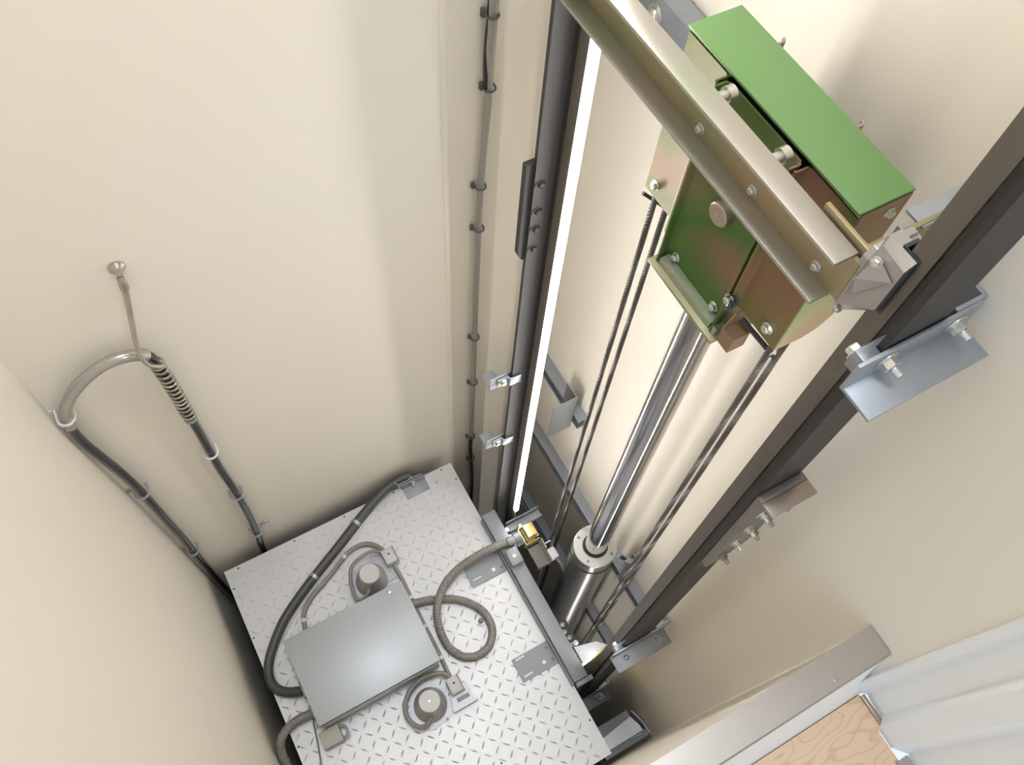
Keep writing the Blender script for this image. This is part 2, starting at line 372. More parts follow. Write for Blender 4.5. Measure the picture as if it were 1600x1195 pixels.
# struts on the rope wall
def strut(z, y0, y1, name, label):
    t = Thing(name, (.93, (y0 + y1) / 2, z), label, 'strut', 'horizontal steel struts on the rope wall')
    bm = nb(); prism(bm, [(.9495, z - .028), (.9495, z + .028), (.911, z + .028), (.911, z + .020), (.915, z + .020), (.915, z + .024), (.9455, z + .024), (.9455, z - .024), (.915, z - .024), (.915, z - .020), (.911, z - .020), (.911, z - .028)], y0, y1, 'y')
    t.part('channel', bm, GALV)
    return t
t = strut(-2.635, .895, 1.197, 'wall_strut', 'short galvanised strut ending in a folded plate, behind left pair of ropes')
bm = nb(); prism(bm, ribbon([(.908, .990), (.908, .930), (.820, .930)], .004), -2.702, -2.479, 'z'); t.part('folded_plate', bm, GALV, label='square grey folded plate standing off the strut')
bolt(t, (.9055, .962, -2.60), (-1, 0, 0), .006, 'head')
t = strut(-3.16, .214, 1.197, 'wall_strut', 'long galvanised strut crossing the whole wall behind the ram cylinder')
for y in (.47, .44): bolt(t, (.911, y, -3.16), (-1, 0, 0), .008, 'nut')
t = strut(-1.05, .86, 1.197, 'wall_strut', 'blue-grey steel strut with domed bolt, at the top behind the crosshead')
bm = nb(); prism(bm, ribbon([(.945, -1.01), (.905, -1.01), (.905, -1.09), (.860, -1.09)], .005), .87, 1.19, 'y'); t.part('cover_angle', bm, GALV)
bolt(t, (.9025, .985, -1.045), (-1, 0, 0), .013, 'dome')
t = strut(-3.9, .214, 1.19, 'wall_strut', 'blue-grey steel strut deep in the shadow beside the car, behind the ropes')

# ================================================================== LIFTING CROSSHEAD
t = Thing('lifting_crosshead', (.70, .543, -1.0), 'gold iridescent steel crosshead with green lidded sheave cover on top of the ram', 'crosshead')
CH = t
ZTp, ZBt, BX0, BX1 = -.760, -.842, .616, .6508
Y0, Y1 = .294, .883
bm = nb(); box(bm, BX0, BX1, Y0, Y1, ZTp - .006, ZTp, .0008); t.part('top_flange', bm, CHSHEEN)
bm = nb(); box(bm, BX0, BX1, Y0, Y1, ZBt, ZBt + .006, .0008); t.part('bottom_flange', bm, CHSHEEN)
bm = nb(); box(bm, BX1 - .006, BX1, Y0 - .012, Y1, ZBt + .006, ZTp - .006); t.part('web', bm, CHOL)
for y in (.568, .454, .326): bolt(t, (BX1 - .006, y, -.822), (-1, 0, 0), .0058, 'head', BOLT)
# bent front sheets of the sheave cover
bm = nb(); prism(bm, ribbon([(.727, .716), (.727, .628), (.724, .6225), (.704, .6225), (.7025, .6185)], .0028), -1.132, -.812, 'z'); t.part('cover_sheet', bm, CHR)
bm = nb(); prism(bm, ribbon([(.7025, .4505), (.7045, .4475), (.724, .4475), (.727, .442), (.727, .3545)], .0028), -1.132, -.812, 'z'); t.part('cover_sheet', bm, CHR)
bm = nb(); prism(bm, ribbon([(.699, .6150), (.716, .6150), (.7205, .609), (.7205, .461), (.716, .4555), (.699, .4555)], .003), -1.205, -.812, 'z'); t.part('centre_channel', bm, CHG)
bm = nb(); box(bm, .690, .845, .4375, .6265, -1.2145, -1.2065, .001); t.part('bottom_plate', bm, CHOL)
bm = nb(); box(bm, .7005, .7185, .462, .609, -1.206, -1.190); box(bm, .700, .7190, .445, .4535, -1.2055, -1.185); t.part('bottom_rib', bm, CHSHEEN)
# small foot bracket and rod at the lower right of the centre channel
bm = nb(); prism(bm, [(.700, -1.205), (.700, -1.165), (.716, -1.135), (.735, -1.135), (.735, -1.205)], .4345, .4370, 'y'); box(bm, .7005, .7345, .408, .4345, -1.205, -1.1655); t.part('foot_bracket', bm, CHBR)
bm = nb(); tube(bm, [(.728, .430, -1.150), (.742, .350, -1.166)], .0045, 8); t.part('rope_guard', bm, DARK)
bm = nb(); tube(bm, [(.725, .716, -1.150), (.770, .690, -1.19)], .0035, 8); t.part('rope_guard', bm, DARK)
bolt(t, (.742, .362, -1.160), (-1, 0, .4), .006, 'head', BOLT)
# fasteners on sheets
bolt(t, (.7255, .693, -1.105), (-1, 0, 0), .0072, 'head')
bolt(t, (.7185, .592, -1.178), (-1, 0, 0), .0068, 'head')
bolt(t, (.7185, .481, -1.178), (-1, 0, 0), .0072, 'head')
bolt(t, (.7255, .381, -1.105), (-1, 0, 0), .0078, 'head')
bolt(t, (.703, .4460, -1.100), (-.7, -.6, 0), .0078, 'nut', DARK)
bolt(t, (.700, .4480, -1.100), (-1, 0, 0), .0078, 'head')
bm = nb(); lathe(bm, (.7190, .535, -.995), (-1, 0, 0), [(0, .020), (.014, .020), (.016, .018)], 32); lathe(bm, (.703, .535, -.995), (-1, 0, 0), [(0, .003), (.0008, .0028)], 12); t.part('axle_head', bm, OLDBOLT)
for ya in (.495, .558):
    bm = nb(); box(bm, .7175, .7190, ya, ya + .026, -.934, -.928); t.part('weld_tab', bm, CHOL)
# tie sleeves between beam and cover
for y in (.586, .470):
    bm = nb(); lathe(bm, (.6535, y, -.800), (1, 0, 0), [(0, .0080), (.046, .0080)], 16); lathe(bm, (.690, y, -.800), (1, 0, 0), [(0, .0115), (.012, .0115)], 16)
    t.part('sleeve', bm, BOLT)
# sheave box: end walls with a rounded lower corner, rear wall and green lid
endp = [(.729, -1.13), (.729, -.806), (.811, -.806), (.811, -.90), (.838, -.93), (.838, -1.06), (.828, -1.10), (.806, -1.125), (.780, -1.134)]
endp2 = [(.729, -1.13), (.729, -.895), (.812, -.895), (.836, -.93), (.836, -1.06), (.826, -1.10), (.806, -1.125), (.780, -1.134)]
bm = nb(); prism(bm, endp2, .3520, .3545, 'y'); t.part('side_panel', bm, CHLIT)
bm = nb(); box(bm, .729, .811, .3520, .3545, -.8945, -.806); t.part('end_panel', bm, CHBR)
bm = nb(); prism(bm, endp, .7135, .7160, 'y'); t.part('end_panel', bm, CHR)
bm = nb(); box(bm, .808, .811, .358, .7130, -.895, -.806); t.part('rear_panel', bm, CHBR)
lid = nb(); box(lid, .7225, .8135, .3530, .7185, -.8055, -.8005, .0012)
t.part('lid', lid, GREEN, label='bright green lid')
for x, z in ((.784, -.828), (.742, -.868)): bolt(t, (x, .3520, z), (0, -1, 0), .0062, 'head')
# rear hooks seen past the lid
for y in (.645, .475):
    bm = nb(); prism(bm, ribbon([(.812, y), (.838, y), (.842, y + .006)], .003), -.86, -.815, 'z'); t.part('hook_tab', bm, BROWNST)
# sheave wheel inside
bm = nb(); lathe(bm, (.735, .537, -.985), (1, 0, 0), [(0, .172), (.003, .172), (.004, .163), (.009, .163), (.010, .172), (.032, .172), (.033, .163), (.040, .163), (.041, .172), (.044, .172)], 48); t.part('sheave', bm, DARK)
# end angles carrying the shoes
def end_angle(s, ye):
    y = lambda a: ye + s * a
    bm = nb(); prism(bm, ribbon([(.6575, y(.075)), (.6575, y(0.003)), (.800, y(0.003))], .006), -.845, -.752, 'z', .0006)
    return t.part('end_angle', bm, CHOL)
end_angle(1, .288)
bm = nb(); prism(bm, ribbon([(.716, .303), (.716, .293), (.86, .293), (.86, .31)], .004), -.80, -.7585, 'z'); box(bm, .735, .872, .286, .314, -.7580, -.7545); t.part('shoe_arm', bm, GALV)
def hull(bm, pts):
    V = [bm.verts.new(q) for q in pts]; bmesh.ops.convex_hull(bm, input=V)
    bmesh.ops.recalc_face_normals(bm, faces=bm.faces[:])
def shoe(s, ye):
    y = lambda a: ye - s * a            # away from the crosshead
    lo, hi = sorted((y(0.0005), y(.010)))
    bm = nb(); prism(bm, [(.646, -.840), (.646, -.752), (.655, -.740), (.712, -.740), (.722, -.752), (.722, -.850), (.712, -.868), (.662, -.868)], lo, hi, 'y', .0015)
    p = t.part('guide_shoe', bm, SHOE, label='cast grey guide shoe gripping the rail')
    bm = nb(); hull(bm, [(a, y(.0095), b) for a, b in ((.646, -.838), (.646, -.756), (.660, -.742), (.664, -.865))] + [(a, y(.053), b) for a, b in ((.6385, -.788), (.6385, -.716), (.6505, -.706), (.6505, -.796))]
                       + [(.6505, y(.012), -.706), (.642, y(.016), -.716)])
    t.part('cheek', bm, SHOE, parent=p)
    bm = nb(); hull(bm, [(a, y(.0095), b) for a, b in ((.672, -.862), (.720, -.838), (.716, -.745), (.672, -.742))] + [(a, y(.053), b) for a, b in ((.6700, -.796), (.6700, -.706), (.682, -.716), (.682, -.788))])
    t.part('cheek', bm, SHOE, parent=p)
    bm = nb(); lo, hi = sorted((y(.0100), y(.034))); box(bm, .6508, .6698, lo, hi, -.80, -.71); t.part('bridge', bm, SHOE, parent=p)
    # pointed casting rib
    bm = nb(); hull(bm, [(.6415, y(.010), -.775), (.6300, y(.016), -.768), (.6375, y(.050), -.738), (.641, y(.020), -.730), (.641, y(.020), -.800)])
    t.part('rib', bm, SHOE, parent=p)
    lo, hi = sorted((y(.034), y(.0555)))
    bm2 = nb()
    for a, b in ((.6506, .6514), (.6686, .6700)): box(bm2, a, b, lo, hi, -.800, -.702)
    a, b = sorted((y(.0300), y(.0345))); box(bm2, .6506, .6700, a, b, -.800, -.702)
    t.part('liner', bm2, LINER, parent=p)
    bolt(t, (.6385, y(.022), -.735), (-1, -.3 * s, .3), .0052, 'head', BOLT, parent=p)
    bolt(t, (.652, y(.010), -.852), (-.3, -s, 0), .0045, 'head', BOLT, parent=p)
    bolt(t, (.712, y(.010), -.800), (0, -s, 0), .0055, 'head', BOLT, parent=p)
shoe(1, .288)

# ================================================================== RAM
t = Thing('hydraulic_ram', (.787, .540, ZB), 'tall hydraulic ram with mirror-chromed rod rising from a round steel cylinder', 'ram')
bm = nb(); lathe(bm, (.787, .540, ZB), (0, 0, 1), [(0, .0725), (2.648, .0725)], 56); t.part('cylinder', bm, CYL)
bm = nb(); lathe(bm, (.787, .540, -2.8515), (0, 0, 1), [(0, .0705), (.005, .0705), (.006, .0735), (.064, .0735), (.0655, .072)], 56); t.part('gland', bm, CYL)
bm = nb(); lathe(bm, (.787, .540, -2.7858), (0, 0, 1), [(0, .0725), (.004, .0725), (.005, .0715), (.005, .0425), (0, .0425)], 56, cap=False); t.part('gland_ring', bm, HEADM)
for z in (-2.8510, -2.8625):
    bm = nb(); lathe(bm, (.787, .540, z), (0, 0, 1), [(-.002, .0722), (-.0012, .0748), (.0012, .0748), (.002, .0722)], 56, cap=False); t.part('seal_ring', bm, RUBBER)
bm = nb(); lathe(bm, (.787, .540, -2.788), (0, 0, 1), [(0, .0430), (.008, .0430), (.009, .0375)], 40, cap=False); t.part('wiper_ring', bm, RUBBER)
bm = nb(); lathe(bm, (.787, .540, -2.9), (0, 0, 1), [(0, .0365), (1.684, .0365)], 48); t.part('rod', bm, CHROME, label='mirror-bright chromed rod')
for a in range(4):
    an = math.radians(35 + 90 * a); bolt(t, (.787 + .060 * math.cos(an), .540 + .060 * math.sin(an), -2.7806), (0, 0, 1), .0035, 'dome', OLDBOLT, name='screw')
bm = nb(); lathe(bm, (.8585, .525, -2.905), (1, -.3, 0), [(0, .009), (.014, .009), (.015, .006), (.024, .006)], 12); t.part('bleed_screw', bm, BOLT)
t = Thing('ram_bracket', (.88, .53, -2.98), 'small steel bracket tying the ram gland back to the wall strut', 'bracket')
bm = nb(); prism(bm, ribbon([(.9105, .445), (.893, .455), (.8655, .500)], .005), -2.90, -2.86, 'z'); t.part('arm', bm, GALV)
bm = nb(); prism(bm, ribbon([(.9105, .470), (.9105, .420)], .004)[:], -3.13, -2.86, 'z'); t.part('back_plate', bm, GALV)
bolt(t, (.9085, .446, -2.90), (-1, 0, 0), .008, 'nut'); bolt(t, (.9085, .446, -3.05), (-1, 0, 0), .008, 'nut')

# ================================================================== ROPES
def wire_rope(x, ya, yb, label):
    za, zb = -.985, -4.6
    bm = nb(); n = 760; R_, r_ = .0034, .0026
    for s in range(6):
        path = []
        zs = [za + (-3.3 - za) * k / n for k in range(n + 1)]
        for z in zs:
            f = (z - za) / (zb - za); an = 2 * math.pi * (s / 6 + z / .058)
            path.append((x + R_ * math.cos(an), ya + (yb - ya) * f + R_ * math.sin(an), z))
        tube(bm, path, r_, 5)
    f = (-3.3 - za) / (zb - za)
    tube(bm, [(x, ya + (yb - ya) * f, -3.3), (x, yb, zb)], .006, 8)
    return single('wire_rope', bm, ROPE, (x, yb, zb), label, 'rope', 'four steel wire ropes hanging from the crosshead')
wire_rope(.737, .696, .698, 'dark steel wire rope, nearer the light strip in the left pair')
wire_rope(.771, .696, .698, 'dark steel wire rope, nearer the ram in the left pair')
wire_rope(.737, .3645, .363, 'twisted steel wire rope, nearer the ram in the right pair')
wire_rope(.771, .3645, .363, 'twisted steel wire rope, nearer the right guide rail in the right pair')

# ================================================================== ELEVATOR CAR
RX0, RX1, RY0, RY1, ZR = -.354, .553, -.031, 1.147, -3.1
t = Thing('elevator_car', (.1, .558, -5.3), 'elevator car seen from above with silver diamond tread plate roof', 'elevator car')
bm = nb(); box(bm, RX0, RX1, RY0, RY1, ZR - .004, ZR); t.part('roof_plate', bm, TREAD)
bm = nb(); box(bm, RX0 + .03, RX1 - .03, RY0 + .03, RY1 - .03, -5.3, ZR - .0045); t.part('car_body', bm, GREYP)
bm = nb(); p = .035; k = 0
ny = int((RY1 - RY0) / p); nx = int((RX1 - RX0) / p)
for i in range(nx):
    for j in range(ny):
        x = RX0 + .018 + i * p; y = RY0 + .018 + j * p
        an = math.radians(45 if (i + j) % 2 else -45)
        L, w, h = .0150, .0031, .0014
        c, s = math.cos(an), math.sin(an)
        def P(u, v, z): return (x + u * c - v * s, y + u * s + v * c, ZR + z)
        tips = [bm.verts.new(P(-L, 0, .0001)), bm.verts.new(P(L, 0, .0001))]
        lf = [bm.verts.new(P(u, w * q, .0001)) for u, q in ((-L * .45, .85), (0, 1), (L * .45, .85))]
        rt = [bm.verts.new(P(u, -w * q, .0001)) for u, q in ((-L * .45, .85), (0, 1), (L * .45, .85))]
        tp = [bm.verts.new(P(u, 0, h)) for u in (-L * .5, 0, L * .5)]
        for A in (lf, rt):
            bm.faces.new((tips[0], A[0], tp[0])); bm.faces.new((A[0], A[1], tp[1], tp[0])); bm.faces.new((A[1], A[2], tp[2], tp[1])); bm.faces.new((A[2], tips[1], tp[2]))
for f in bm.faces: f.smooth = True
bmesh.ops.recalc_face_normals(bm, faces=bm.faces[:])
t.part('tread_bars', bm, TREAD, kind='stuff')
for x, y in ((-.305, 1.137), (-.09, 1.138), (.107, 1.138), (.309, 1.139), (.509, 1.137), (.542, 1.078), (-.345, 1.075), (-.345, .881), (.543, .093), (-.345, .484), (.216, .12), (.02, .12), (-.1, .12)):
    bm = nb(); lathe(bm, (x, y, ZR + .0002), (0, 0, 1), [(0, .0034), (.0012, .003)], 10); t.part('screw', bm, DARK)
bm = nb(); lathe(bm, (.470, 1.10, ZR + .0002), (0, 0, 1), [(0, .006), (.002, .004)], 12); t.part('rivet', bm, SILV)

# car sling: channel along the rail side, with two slotted mounting plates
t = Thing('sling_channel', (.57, .55, ZR), 'long grey painted steel channel along the car roof edge beside the ram', 'channel')
bm = nb(); box(bm, .551, .603, .218, .886, -3.052, -3.048, .0006); box(bm, .551, .5545, .218, .886, -3.099, -3.052); box(bm, .600, .603, .218, .886, -3.099, -3.052)
t.part('channel', bm, GREYP)
bm = nb(); box(bm, .5440, .5500, .214, .880, -3.0995, -3.075); t.part('inner_lip', bm, GREYP)
bm = nb(); box(bm, .5555, .6180, .200, .2165, -3.085, -3.06, .001); t.part('end_cap', bm, GREYP)
bm = nb(); box(bm, .554, .602, .660, .724, -3.0475, -3.020, .006); q = t.part('cover_block', bm, GREYP, label='rounded grey cover block')
bm = nb(); lathe(bm, (.578, .692, -3.0195), (0, 0, 1), [(0, .0075), (.0008, .007)], 16); t.part('stud', bm, CLIP, parent=q)
for n_, (y0, y1, holes) in enumerate(((.675, .775, ((.425, .700),)), (.305, .390, ((.432, .383), (.436, .321))))):
    ho = []
    bm = nb()
    # plate as a grid with real slots
    xs = [.404, .415, .452, .543]; hy = sorted([h[1] for h in holes]); ys = [y0]
    for h in hy: ys += [max(y0 + .003, h - .004), min(y1 - .003, h + .004)]
    ys.append(y1)
    for i in range(3):
        for j in range(len(ys) - 1):
            if i == 1 and j % 2 == 1: continue
            box(bm, xs[i], xs[i + 1], ys[j], ys[j + 1], -3.0965, -3.093)
    bmesh.ops.remove_doubles(bm, verts=bm.verts[:], dist=1e-5)
    pl = t.part('slotted_plate', bm, GREYP)
    for y in (y0 + .02, y1 - .02): bolt(t, (.532, y, -3.093), (0, 0, 1), .0055, 'dome', GREYP, parent=pl)
    bolt(t, (.500, y0 + .025, -3.093), (0, 0, 1), .004, 'dome', BOLT, parent=pl)

# guide hardware at the car edge near the left rail
bm = nb(); box(bm, .6045, .612, .24, .62, -3.36, -3.11); t.part('sling_beam', bm, DARK)
t = Thing('car_guide_bracket', (.66, .79, -3.12), 'grey steel channel and plate guiding the car at foot of the light strip', 'bracket')
bm = nb(); prism(bm, [(.775, -3.10), (.822, -3.10), (.822, -3.060), (.818, -3.060), (.818, -3.096), (.779, -3.096), (.779, -3.060), (.775, -3.060)][:0] or [(.790, -3.098), (.826, -3.098), (.826, -3.062), (.822, -3.062), (.822, -3.094), (.794, -3.094), (.794, -3.070), (.790, -3.070)], .617, .757, 'x'); t.part('channel', bm, GREYP)
bm = nb(); box(bm, .604, .712, .735, .7895, -3.100, -3.096); t.part('plate', bm, GALV)
for x, y in ((.608, .800), (.612, .780)): bolt(t, (x, y, -3.062 if y > .79 else -3.096), (0, 0, 1), .006, 'head')
t = Thing('limit_switch', (.67, .745, -3.09), 'small yellow chromate switch with brass clips beside the left guide rail', 'switch')
bm = nb(); prism(bm, ribbon([(.640, .715), (.640, .775), (.655, .778)], .0025), -3.095, -3.035, 'z'); box(bm, .641, .700, .716, .7185, -3.095, -3.060); t.part('bracket', bm, BRASS)
bm = nb(); box(bm, .652, .690, .722, .770, -3.035, -3.000, .002); t.part('housing', bm, BRASS)
bm = nb(); box(bm, .653, .689, .726, .766, -3.070, -3.055, .001); box(bm, .655, .687, .722, .727, -3.09, -3.07); t.part('contact', bm, BRASS)
bm = nb(); lathe(bm, (.655, .783, -3.05), (0, 0, 1), [(0, .010), (.004, .012), (.012, .012), (.016, .008)], 14); t.part('coil', bm, OLDBOLT)
t = Thing('terminal_tray', (.69, .69, -3.12), 'clear smoked plastic tray with grey connector hanging beside the ropes', 'tray')
bm = nb()
box(bm, .645, .700, .625, .712, -3.118, -3.115); box(bm, .645, .648, .625, .712, -3.115, -3.085); box(bm, .648, .700, .625, .628, -3.115, -3.085); box(bm, .697, .700, .628, .712, -3.115, -3.085)
t.part('tray', bm, CLEAR)
bm = nb(); box(bm, .698, .728, .622, .664, -3.08, -3.05, .003); t.part('connector', bm, JBOX)
bm = nb(); box(bm, .703, .7055, .672, .712, -3.10, -3.055); box(bm, .706, .735, .690, .695, -3.08, -3.075); t.part('tab', bm, CLIP)
bm = nb(); tube(bm, smooth_path([(.715, .621, -3.06), (.722, .60, -3.07), (.724, .57, -3.10), (.722, .55, -3.15)]), .004, 8); t.part('lead', bm, THIN)

# gusset between channel and right rail
t = Thing('sling_gusset', (.65, .26, -3.12), 'bright triangular steel gusset between car roof channel and right rail foot', 'gusset')
bm = nb(); prism(bm, [(.612, .322), (.690, .302), (.722, .272), (.612, .262)], -3.072, -3.068, 'z'); t.part('top_plate', bm, SILV)
bm = nb(); prism(bm, [(.612, -3.072), (.720, -3.072), (.612, -3.25)], .264, .268, 'y'); t.part('web', bm, BRASS)
for x, y in ((.622, .30), (.624, .33)): bolt(t, (x, y, -3.068 if y < .32 else -3.06), (0, 0, 1), .006, 'dome')
t = Thing('rope_anchor', (.62, .35, -3.09), 'row of small zinc nuts and threaded studs beside the roof channel', 'anchor')
bm = nb(); box(bm, .6045, .640, .318, .420, -3.10, -3.094); t.part('base', bm, DARK)
for y, x in ((.335, .618), (.360, .621), (.385, .616), (.41, .622)): bolt(t, (x, y, -3.094), (.3, 0, 1), .0058, 'nut')

# junction box
t = Thing('junction_box', (-.037, .638, ZR), 'large flat satin grey steel junction box in the middle of the car roof', 'junction box')
bm = nb(); box(bm, -.252, .181, .4875, .7900, -2.982, -2.970, .0025); t.part('lid', bm, BOXM)
bm = nb(); box(bm, -.246, .176, .492, .7850, -3.0985, -2.9825, .002); t.part('case', bm, BOXSIDE)
bm = nb(); box(bm, -.243, .172, .4835, .4865, -3.03, -2.985, .001); t.part('front_lip', bm, SILV)
bm = nb(); lathe(bm, (.128, .772, -2.9695), (0, 0, 1), [(0, .007), (.002, .0065), (.003, .003)], 14); t.part('screw', bm, BOLT)
bm = nb(); box(bm, -.262, -.2525, .60, .66, -3.08, -3.02, .002); box(bm, -.262, -.2525, .53, .575, -3.08, -3.03, .002); t.part('cable_gland', bm, THIN)
bm = nb(); box(bm, -.2535, -.246, .66, .68, -3.05, -3.03); t.part('knockout', bm, DARK)
t = Thing('relay_cover', (-.235, .45, ZR), 'small square beige plastic cover at the lower corner of junction box', 'cover')
bm = nb(); box(bm, -.268, -.202, .425, .480, -3.098, -3.035, .002); t.part('cover', bm, BEIGEP)
bm = nb(); tube(bm, smooth_path([(-.200, .472, -3.06), (-.186, .468, -3.06), (-.180, .450, -3.06), (-.186, .432, -3.06), (-.200, .430, -3.06)], .006), .004, 8); t.part('handle_loop', bm, SILV)

# downlight cans
def downlight(x, y, bx, by, label, right):
    t = Thing('downlight_can', (x, y, ZR), label, 'light housing', 'recessed light housings on the car roof')
    bm = nb(); lathe(bm, (x, y, ZR + .010), (0, 0, 1), [(0, .056), (.030, .054), (.088, .038), (.098, .0355)], 36); c = t.part('can', bm, CANM)
    bm = nb(); lathe(bm, (x, y, ZR + .1082), (0, 0, 1), [(0, .0345), (.002, .0335)], 32); t.part('can_lid', bm, CANTOP, parent=c)
    bm = nb(); lathe(bm, (x, y, ZR + .1103), (0, 0, 1), [(0, .0035), (.001, .003)], 10); t.part('lid_stud', bm, BOLT, parent=c)
    bm = nb()
    for a in range(0, 360, 10):
        a0, a1 = math.radians(a), math.radians(a + 10); r0, r1 = .058, .072 + (.006 if a % 60 < 20 else 0)
        prism(bm, [(x + r0 * math.cos(a0), y + r0 * math.sin(a0)), (x + r1 * math.cos(a0), y + r1 * math.sin(a0)), (x + r1 * math.cos(a1), y + r1 * math.sin(a1)), (x + r0 * math.cos(a1), y + r0 * math.sin(a1))], ZR + .004, ZR + .008)
    t.part('trim_ring', bm, SILV)
    bm = nb()
    if right: prism(bm, [(x + .058, y - .055), (x + .140, y - .055), (x + .140, y + .010), (x + .075, y + .010)], ZR + .022, ZR + .0245, 'z')
    else: prism(bm, [(x + .05, y - .03), (x + .085, y - .03), (x + .085, y + .07), (x + .03, y + .085)], ZR + .009, ZR + .0115, 'z')
    pl = t.part('mounting_plate', bm, SILV)
    if right:
        bm = nb(); box(bm, x + .085, x + .130, y - .040, y - .026, ZR + .0246, ZR + .0254, .0003); t.part('slot', bm, GREYP, parent=pl)
        bm = nb(); box(bm, x + .058, x + .150, y - .062, y - .056, ZR + .018, ZR + .032); t.part('hanger_bar', bm, SILV)
    for dx, dy in ((-.068, .03), (.03, -.066), (.072, .0)):
        bolt(t, (x + dx, y + dy, ZR + .008), (0, 0, 1), .005, 'dome', SILV)
    b = nb(); box(b, bx - .022, bx + .022, by - .028, by + .028, ZR + .026, ZR + .062, .0025); jb = t.part('switch_box', b, JBOX)
    b = nb(); box(b, bx - .019, bx + .019, by - .025, by + .025, ZR + .0625, ZR + .064, .0006); t.part('cover_plate', b, JBOX, parent=jb)
    b = nb(); box(b, bx + .0225, bx + .025, by - .028, by + .03, ZR + .022, ZR + .068); t.part('side_clip', b, SILV, parent=jb)
    b = nb(); lathe(b, (bx, by + .006, ZR + .0641), (0, 0, 1), [(0, .004), (.001, .0035)], 10); t.part('screw', b, DARK, parent=jb)
    return t
downlight(.096, .868, .187, .908, 'round conical grey light housing with small box, at the upper edge of junction box', False)
downlight(.092, .392, .190, .405, 'round conical grey light housing with small box, below the junction box', True)

# conduits on the roof
def conduit_thing(name, pts, r, m, label, cat, rib=0.0, step=.01, n=12, clips=(), group=None, cm=CLIP, cr=None):
    path = smooth_path(pts, step); t = Thing(name, pts[0], label, cat, group)
    bm = nb(); tube(bm, path, r, n, rib); t.part('sheath', bm, m)
    for f in clips:
        i = min(len(path) - 2, int(f * len(path))); d = (path[i + 1] - path[i]).normalized()
        bm = nb(); lathe(bm, path[i] - d * .006, d, [(0, (cr or r) + .0012), (.012, (cr or r) + .0012)], 16); t.part('clip', bm, cm)
    return t
fat = [(.385, 1.158, -3.060), (.345, 1.160, -3.058), (.302, 1.155, -3.064), (.242, 1.137, -3.070), (.195, 1.117, -3.076), (.150, 1.096, -3.080), (.050, 1.042, -3.081), (-.047, .992, -3.081), (-.113, .957, -3.081), (-.176, .920, -3.081), (-.232, .882, -3.081), (-.282, .834, -3.081), (-.323, .784, -3.080), (-.344, .736, -3.078), (-.340, .689, -3.074), (-.312, .656, -3.070), (-.264, .633, -3.062)]
t = conduit_thing('supply_conduit', fat, .0165, FAT, 'thick dark grey sleeve curving across car roof from back edge to junction box', 'conduit', clips=(.27, .50), cr=.0168, cm=SILV)
bm = nb(); tube(bm, smooth_path([(x + .016, y - .014, -3.094) for x, y, z in fat[4:12]], .02), .0035, 8); t.part('bonding_wire', bm, CLIP)
loop = [(.182, .722, -3.070), (.203, .718, -3.072), (.254, .703, -3.080), (.316, .675, -3.084), (.368, .629, -3.084), (.397, .573, -3.084), (.393, .512, -3.084), (.356, .468, -3.084), (.304, .459, -3.084), (.258, .482, -3.084), (.231, .535, -3.080), (.232, .604, -3.068), (.256, .667, -3.052), (.31, .72, -3.048), (.38, .75, -3.045), (.463, .759, -3.037), (.54, .756, -3.030), (.586, .748, -3.030)]
t = conduit_thing('flexible_conduit', loop, .0132, FLEX, 'ribbed grey flexible conduit making a full loop on the tread plate right of the box', 'conduit', rib=.0019, step=.0048, clips=(0.01,), cm=FLEX, cr=.0155)
bm = nb(); lathe(bm, (.582, .748, -3.030), (1, 0, 0), [(0, .0175), (.026, .0175), (.028, .0195), (.052, .0195)], 16); t.part('connector', bm, GREYP)
bm = nb(); box(bm, .612, .640, .722, .745, -3.06, -3.046, .002); t.part('locking_clip', bm, GREYP)
bm = nb(); lathe(bm, (.373, .560, -3.0975), (0, 0, 1), [(0, .009), (.014, .008), (.018, .004)], 12); t.part('tie_stud', bm, GREYP)
thin = [(-.182, .794, -3.085), (-.180, .811, -3.088), (-.168, .862, -3.089), (-.150, .888, -3.089), (-.116, .914, -3.089), (-.070, .936, -3.089), (-.018, .960, -3.089), (.026, .984, -3.089), (.066, 1.003, -3.089), (.122, 1.005, -3.086), (.160, .978, -3.078), (.177, .938, -3.064)]
conduit_thing('lamp_conduit', thin, .0085, THIN, 'thin grey conduit arching from junction box to the upper light housing', 'conduit', clips=(.12, .66), cm=CLIP)
conduit_thing('lamp_conduit', [(.176, .928, -3.05), (.143, .951, -3.045), (.099, .953, -3.045), (.052, .935, -3.045), (.030, .894, -3.045), (.021, .851, -3.045), (.021, .82, -3.045), (.045, .812, -3.04), (.066, .822, -3.035), (.080, .834, -3.03)], .0062, THIN, 'thin grey conduit looped around the upper light housing', 'conduit')
conduit_thing('lamp_conduit', [(.186, .434, -3.05), (.173, .457, -3.045), (.126, .474, -3.045), (.077, .470, -3.04), (.033, .445, -3.04), (.010, .410, -3.04), (.010, .371, -3.04), (.031, .340, -3.04), (.055, .336, -3.035), (.076, .350, -3.03)], .0078, THIN, 'thin grey conduit looped around the lower light housing', 'conduit')
conduit_thing('lamp_conduit', [(.190, .881, -3.075), (.193, .817, -3.085), (.1915, .727, -3.086), (.1915, .633, -3.086), (.193, .542, -3.086), (.190, .432, -3.070)], .0072, THIN, 'thin straight grey conduit with white clips along the right side of junction box', 'conduit', clips=(.30, .55, .80))
conduit_thing('flexible_conduit', [(-.262, .552, -3.06), (-.309, .555, -3.058), (-.349, .546, -3.055), (-.382, .524, -3.06), (-.398, .491, -3.09), (-.400, .442, -3.14), (-.395, .377, -3.25), (-.392, .33, -3.5)], .0135, FLEX, 'ribbed grey flexible conduit dropping over the near left edge of car roof', 'conduit', rib=.0019, step=.0048)
